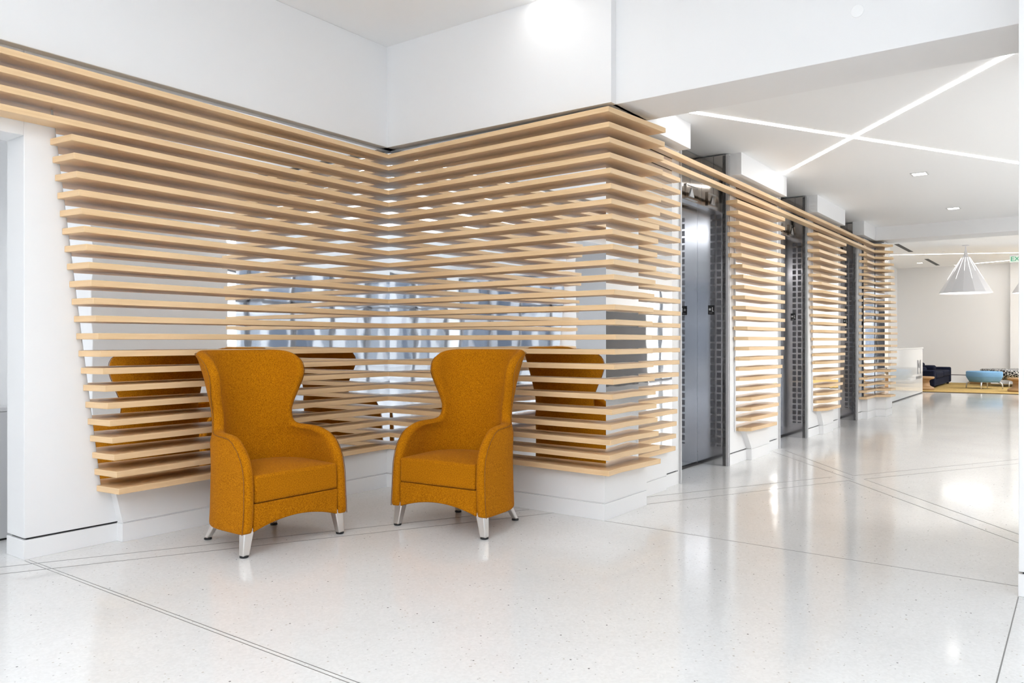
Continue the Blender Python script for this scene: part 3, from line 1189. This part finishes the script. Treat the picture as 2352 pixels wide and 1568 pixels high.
downlight('square downlight in the corridor ceiling nearer the crossing light lines', -1.443, 9.708, H_COR)
downlight('square downlight in the corridor ceiling nearer the far beam', -1.431, 12.494, H_COR)
downlight('small downlight in the lounge ceiling between the dark slots', -3.727, 25.156, H_LNG)

for (y0, y1, x, lab) in ((19.98, 21.93, -3.45, 'dark slot diffuser in the lounge ceiling nearer the beam'), (24.07, 26.27, -3.41, 'dark slot diffuser in the lounge ceiling near the far wall')):
    tag(MB().box(x - 0.05, x + 0.05, y0, y1, H_LNG - 0.004, H_LNG + 0.01).build('air_diffuser', BLACK, None), lab, 'air diffuser', 'slot diffusers')
for x, y, lab in ((-2.781, 22.276, 'small round sprinkler cover left of the pendant cord'), (-2.202, 25.01, 'small round sprinkler cover right of the pendant cord')):
    o = MB().lathe([(0.0, -0.012), (0.07, -0.012), (0.08, -0.006), (0.08, 0.0)], 24).build('sprinkler_cover', CEIL, None)
    o.location = (x, y, H_LNG)
    tag(o, lab, 'sprinkler', 'sprinkler covers')
o = MB().lathe([(0.0, -0.004), (0.035, -0.004), (0.038, -0.001), (0.038, 0.0)], 24).build('sprinkler_cover', CEIL, None)
o.location = (-1.04, 4.832, 3.144)
o.rotation_euler = (-PI / 2, 0, 0)
tag(o, 'faint round cover on the face of the lobby beam', 'sprinkler', 'sprinkler covers')

# ------------------------------------------------------------------ pendants
def make_pendant(label, loc):
    r = thing('pendant_lamp', label, 'pendant lamp', loc, group='pleated pendant lamps')
    zt, zb, rt, rb = -0.27, -1.13, 0.075, 0.565
    NP_ = 14
    sh = MB()
    vs, fs = [], []
    for k in range(NP_):
        a = 2 * PI * (k + 0.5) / NP_
        for rr, z in ((rt, zt), (rb, zb), (rb - 0.012, zb), (rt - 0.012, zt)):
            vs.append((rr * math.cos(a), rr * math.sin(a), z))
    for k in range(NP_):
        k2 = (k + 1) % NP_
        for q in range(4):
            q2 = (q + 1) % 4
            if q == 3:
                continue
            fs.append((k * 4 + q, k * 4 + q2, k2 * 4 + q2, k2 * 4 + q))
    sh.add(vs, fs)
    so = sh.build('shade', SHADE, r)
    for k in range(NP_):                         # light leaking through the pleats near the top
        a = 2 * PI * (k + 0.5) / NP_
        l = MB()
        ca, sa = math.cos(a), math.sin(a)
        t0, t1 = 0.03, 0.62 if k % 2 else 0.40
        pts = [Vector((lerp(rt, rb, t) * ca * 1.003, lerp(rt, rb, t) * sa * 1.003, lerp(zt, zb, t))) for t in (t0, (t0 + t1) / 2, t1)]
        l.tube(pts, 0.005, 6, [0.004, 0.0035, 0.0015])
        l.build('light_slit', SLIT, so)
    MB().lathe([(0.0, zb + 0.03), (rb - 0.03, zb + 0.012), (rb - 0.03, zb + 0.02), (0.0, zb + 0.04)], 28).build('diffuser', emission('pendant_diffuser', (1, 0.98, 0.95), 2.5), r)
    MB().lathe([(0.0, 0.0), (0.075, 0.0), (0.075, -0.015), (0.02, -0.03), (0.0, -0.03)][::-1], 24).build('canopy', SHADE, r)
    MB().lathe([(0.012, -0.02), (0.014, -0.08), (0.04, -0.20), (0.045, -0.25), (0.075, -0.275)], 20).build('stem', SHADE, r)
    return r


pd = make_pendant('white pleated cone pendant hanging over the blue ottoman', (-2.173, 21.178, H_LNG))
pd2 = copy_tree(pd)
pd2['label'] = 'white pleated pendant mostly hidden behind the right wall block'
pd2.location = (-0.745, 21.95, H_LNG)
for o, nm in ((pd, 'glow'),):
    pass
# the pendants' uplight on the ceiling
for (x, y) in ((-2.173, 21.178), (-0.745, 21.95)):
    d = bpy.data.lights.new('pendant_bulb', 'POINT')
    d.energy = 9
    d.shadow_soft_size = 0.03
    d.color = (1, 0.97, 0.93)
    o = bpy.data.objects.new('pendant_bulb', d)
    COL.objects.link(o)
    o.location = (x, y, H_LNG - 0.20)

# exit sign
ex = thing('exit_sign', 'green EXIT sign hanging from the lounge ceiling', 'exit sign', (-1.483, 24.2, H_LNG), YAW * 0.0)
MB().box(0.0, 0.36, -0.02, 0.02, -0.035, 0.0).build('housing', SHADE, ex)
MB().box(0.0, 0.36, -0.005, 0.005, -0.20, -0.035).build('panel', SIGNP, ex)
t = text_mesh('lettering', 'EXIT', 0.17, SIGNG, ex, 0.002)
t.rotation_euler = (PI / 2, 0, 0)
t.location = (0.19, -0.008, -0.118)

# ------------------------------------------------------------------ reception desk
dk = thing('reception_desk', 'glossy white reception desk with a grey letter M at its end', 'desk', (-3.06, 19.0, 0))
MB().box(-0.9, 0.0, -2.2, 2.04, 0.02, 1.06).build('body', GLOSSW, dk, 0.004)
MB().box(-0.95, 0.015, -2.2, 2.06, 1.06, 1.095).build('counter_top', GLOSSW, dk, 0.004)
MB().box(-0.88, -0.015, -2.18, 2.02, 0.0, 0.02).build('toe_kick', GROOVE, dk)
mm = MB()
y0, y1, z0, z1, w = 1.30, 1.72, 0.48, 0.80, 0.055
mm.box(0.0, 0.012, y0, y0 + w, z0, z1)
mm.box(0.0, 0.012, y1 - w, y1, z0, z1)
for a, c in ((y0 + w, (y0 + y1) / 2), (y1 - w, (y0 + y1) / 2)):
    s = 1 if c > a else -1
    mm.add([(x, yy, zz) for x in (0.0, 0.012) for yy, zz in ((a, z1), (a, z1 - 0.06), (c, z1 - 0.19), (c, z1 - 0.12))],
           [(0, 1, 2, 3), (7, 6, 5, 4), (0, 4, 5, 1), (1, 5, 6, 2), (2, 6, 7, 3), (3, 7, 4, 0)])
mm.build('letter', GREYM, dk)
MB().box(0.0, 0.008, 1.10, 1.84, 0.365, 0.425).build('name_bar', GREYM, dk)

# ------------------------------------------------------------------ lounge furniture
rug = MB().prism([(-4.3, 21.25), (1.9, 22.02), (1.4, 26.5), (-4.55, 26.46)], 0.0, 0.018)
ro = rug.build('rug', RUG, None)
tag(ro, 'golden yellow rug under the lounge seats', 'rug')
MB().prism([(-4.31, 21.232), (1.91, 22.0), (1.9, 22.02), (-4.3, 21.25)], 0.0, 0.016).build('rug_binding', RUGEDGE, ro)

# navy sofa: back towards the left wall
sf = thing('sofa', 'low navy blue sofa at the left of the golden rug', 'sofa', (-3.45, 24.2, 0))
MB().box(-0.45, 0.44, -1.62, -1.34, 0.07, 0.50).build('armrest', NAVY, sf, 0.04, 4)
MB().box(-0.45, 0.44, 1.34, 1.62, 0.07, 0.50).build('armrest', NAVY, sf, 0.04, 4)
MB().box(-0.45, 0.42, -1.36, 1.36, 0.07, 0.26).build('base', NAVY, sf, 0.02, 3)
for y0 in (-1.33, 0.01):
    MB().box(-0.2, 0.45, y0, y0 + 1.32, 0.26, 0.43).build('seat_cushion', NAVY, sf, 0.05, 4)
MB().box(-0.47, -0.22, -1.5, 1.5, 0.2, 0.62).build('backrest', NAVY, sf, 0.06, 4)
for y0 in (-1.2, 0.5):
    MB().box(-0.2, 0.14, y0, y0 + 0.5, 0.42, 0.56).build('pillow', NAVY, sf, 0.06, 4)
for sx in (-0.38, 0.36):
    for sy in (-1.5, 1.5):
        MB().box(sx - 0.03, sx + 0.03, sy - 0.03, sy + 0.03, 0.018, 0.08).build('leg', BLACK, sf)


def superpts(a, e, n=48, rot=0.0):
    out = []
    for k in range(n):
        t = 2 * PI * k / n
        c, s = math.cos(t), math.sin(t)
        x = a * math.copysign(abs(c) ** (2 / e), c)
        y = a * math.copysign(abs(s) ** (2 / e), s)
        out.append((x * math.cos(rot) - y * math.sin(rot), x * math.sin(rot) + y * math.cos(rot)))
    return out


def make_ottoman(name, label, loc, rz, a, mat, z0, z1, cat='ottoman'):
    r = thing(name, label, cat, loc, rz)
    lev = [(0.80, z0), (0.87, z0 + 0.04), (0.97, z0 + 0.11), (1.0, z0 + 0.15), (1.0, z1 - 0.03), (0.985, z1 - 0.012), (0.95, z1), (0.0001, z1 + 0.004)]
    n = 48
    vs, fs = [], []
    for s, z in lev:
        vs += [(x, y, z) for x, y in superpts(a * s, 3.2, n)]
    for i in range(len(lev) - 1):
        for k in range(n):
            k2 = (k + 1) % n
            fs.append((i * n + k, i * n + k2, (i + 1) * n + k2, (i + 1) * n + k))
    fs.append(tuple(range(n - 1, -1, -1)))
    MB().add(vs, fs).build('seat', mat, r, smooth=True)
    MB().tube([(x, y, z0 + 0.145) for x, y in superpts(a * 1.003, 3.2, n)] + [(*superpts(a * 1.003, 3.2, n)[0], z0 + 0.145)], 0.004, 6).build('piping', mat, r, smooth=True)
    d = a * 0.78
    for sx, sy in ((1, 1), (1, -1), (-1, 1), (-1, -1)):
        pts = [(sx * d * 0.78, sy * d * 0.78, z0 + 0.01), (sx * d * 0.95, sy * d * 0.95, z0 - 0.03), (sx * d, sy * d, z0 - 0.07), (sx * d * 1.02, sy * d * 1.02, 0.0215)]
        MB().tube(pts, 0.016, 10, [0.022, 0.02, 0.016, 0.011]).build('leg', STEEL, r, smooth=True)
    return r


make_ottoman('ottoman', 'light blue rounded ottoman on slim metal legs', (-2.0, 23.56, 0), math.radians(40), 0.365, BLUE, 0.19, 0.465)
make_ottoman('patterned_ottoman', 'black and white patterned ottoman behind the blue one', (-1.36, 25.40, 0), math.radians(35), 0.80, PATTERN, 0.20, 0.475)


def make_spool(label, loc, s=1.0):
    r = thing('spool_table', label, 'side table', loc, group='wooden spool tables')
    MB().lathe([(0.0, 0.018), (0.255 * s, 0.018), (0.265 * s, 0.03), (0.262 * s, 0.075), (0.20 * s, 0.105), (0.165 * s, 0.13), (0.158 * s, 0.18), (0.155 * s, 0.20)], 40).build('base', SPOOL, r, smooth=True)
    MB().lathe([(0.155 * s, 0.20), (0.150 * s, 0.22), (0.155 * s, 0.255), (0.19 * s, 0.28)], 40).build('stem', SPOOL, r, smooth=True)
    MB().lathe([(0.19 * s, 0.28), (0.25 * s, 0.295), (0.265 * s, 0.31), (0.265 * s, 0.342), (0.255 * s, 0.35), (0.0, 0.35)], 40).build('top', SPOOL, r, smooth=True)
    return r


s1 = make_spool('turned wooden spool table between the desk and the navy sofa', (-3.22, 22.15, 0))
s2 = copy_tree(s1)
s2['label'] = 'turned wooden spool table half hidden by the right wall block'
s2.location = (-1.17, 22.6, 0)
s3 = copy_tree(s1)
s3['label'] = 'wooden spool table behind the legs of the blue ottoman'
s3.location = (-2.33, 26.25, 0)

# steel bin in the side passage
bn = thing('steel_bin', 'slim brushed steel bin in the doorway at far left', 'bin', (-5.55, 2.03, 0))
MB().box(-0.14, 0.14, -0.14, 0.14, 0.012, 0.80).build('body', STEEL, bn, 0.006)
MB().box(-0.145, 0.145, -0.145, 0.145, 0.80, 0.825).build('lid', STEEL, bn, 0.004)
MB().box(-0.13, 0.13, -0.13, 0.13, 0.0, 0.012).build('base', BLACK, bn)
# unseen fill lamp added to light the side passage
area('passage_fill', (-6.2, 0.6, 2.68), (0, 0, 0), 1.2, 0.3, 9, (0.92, 0.96, 1.0))
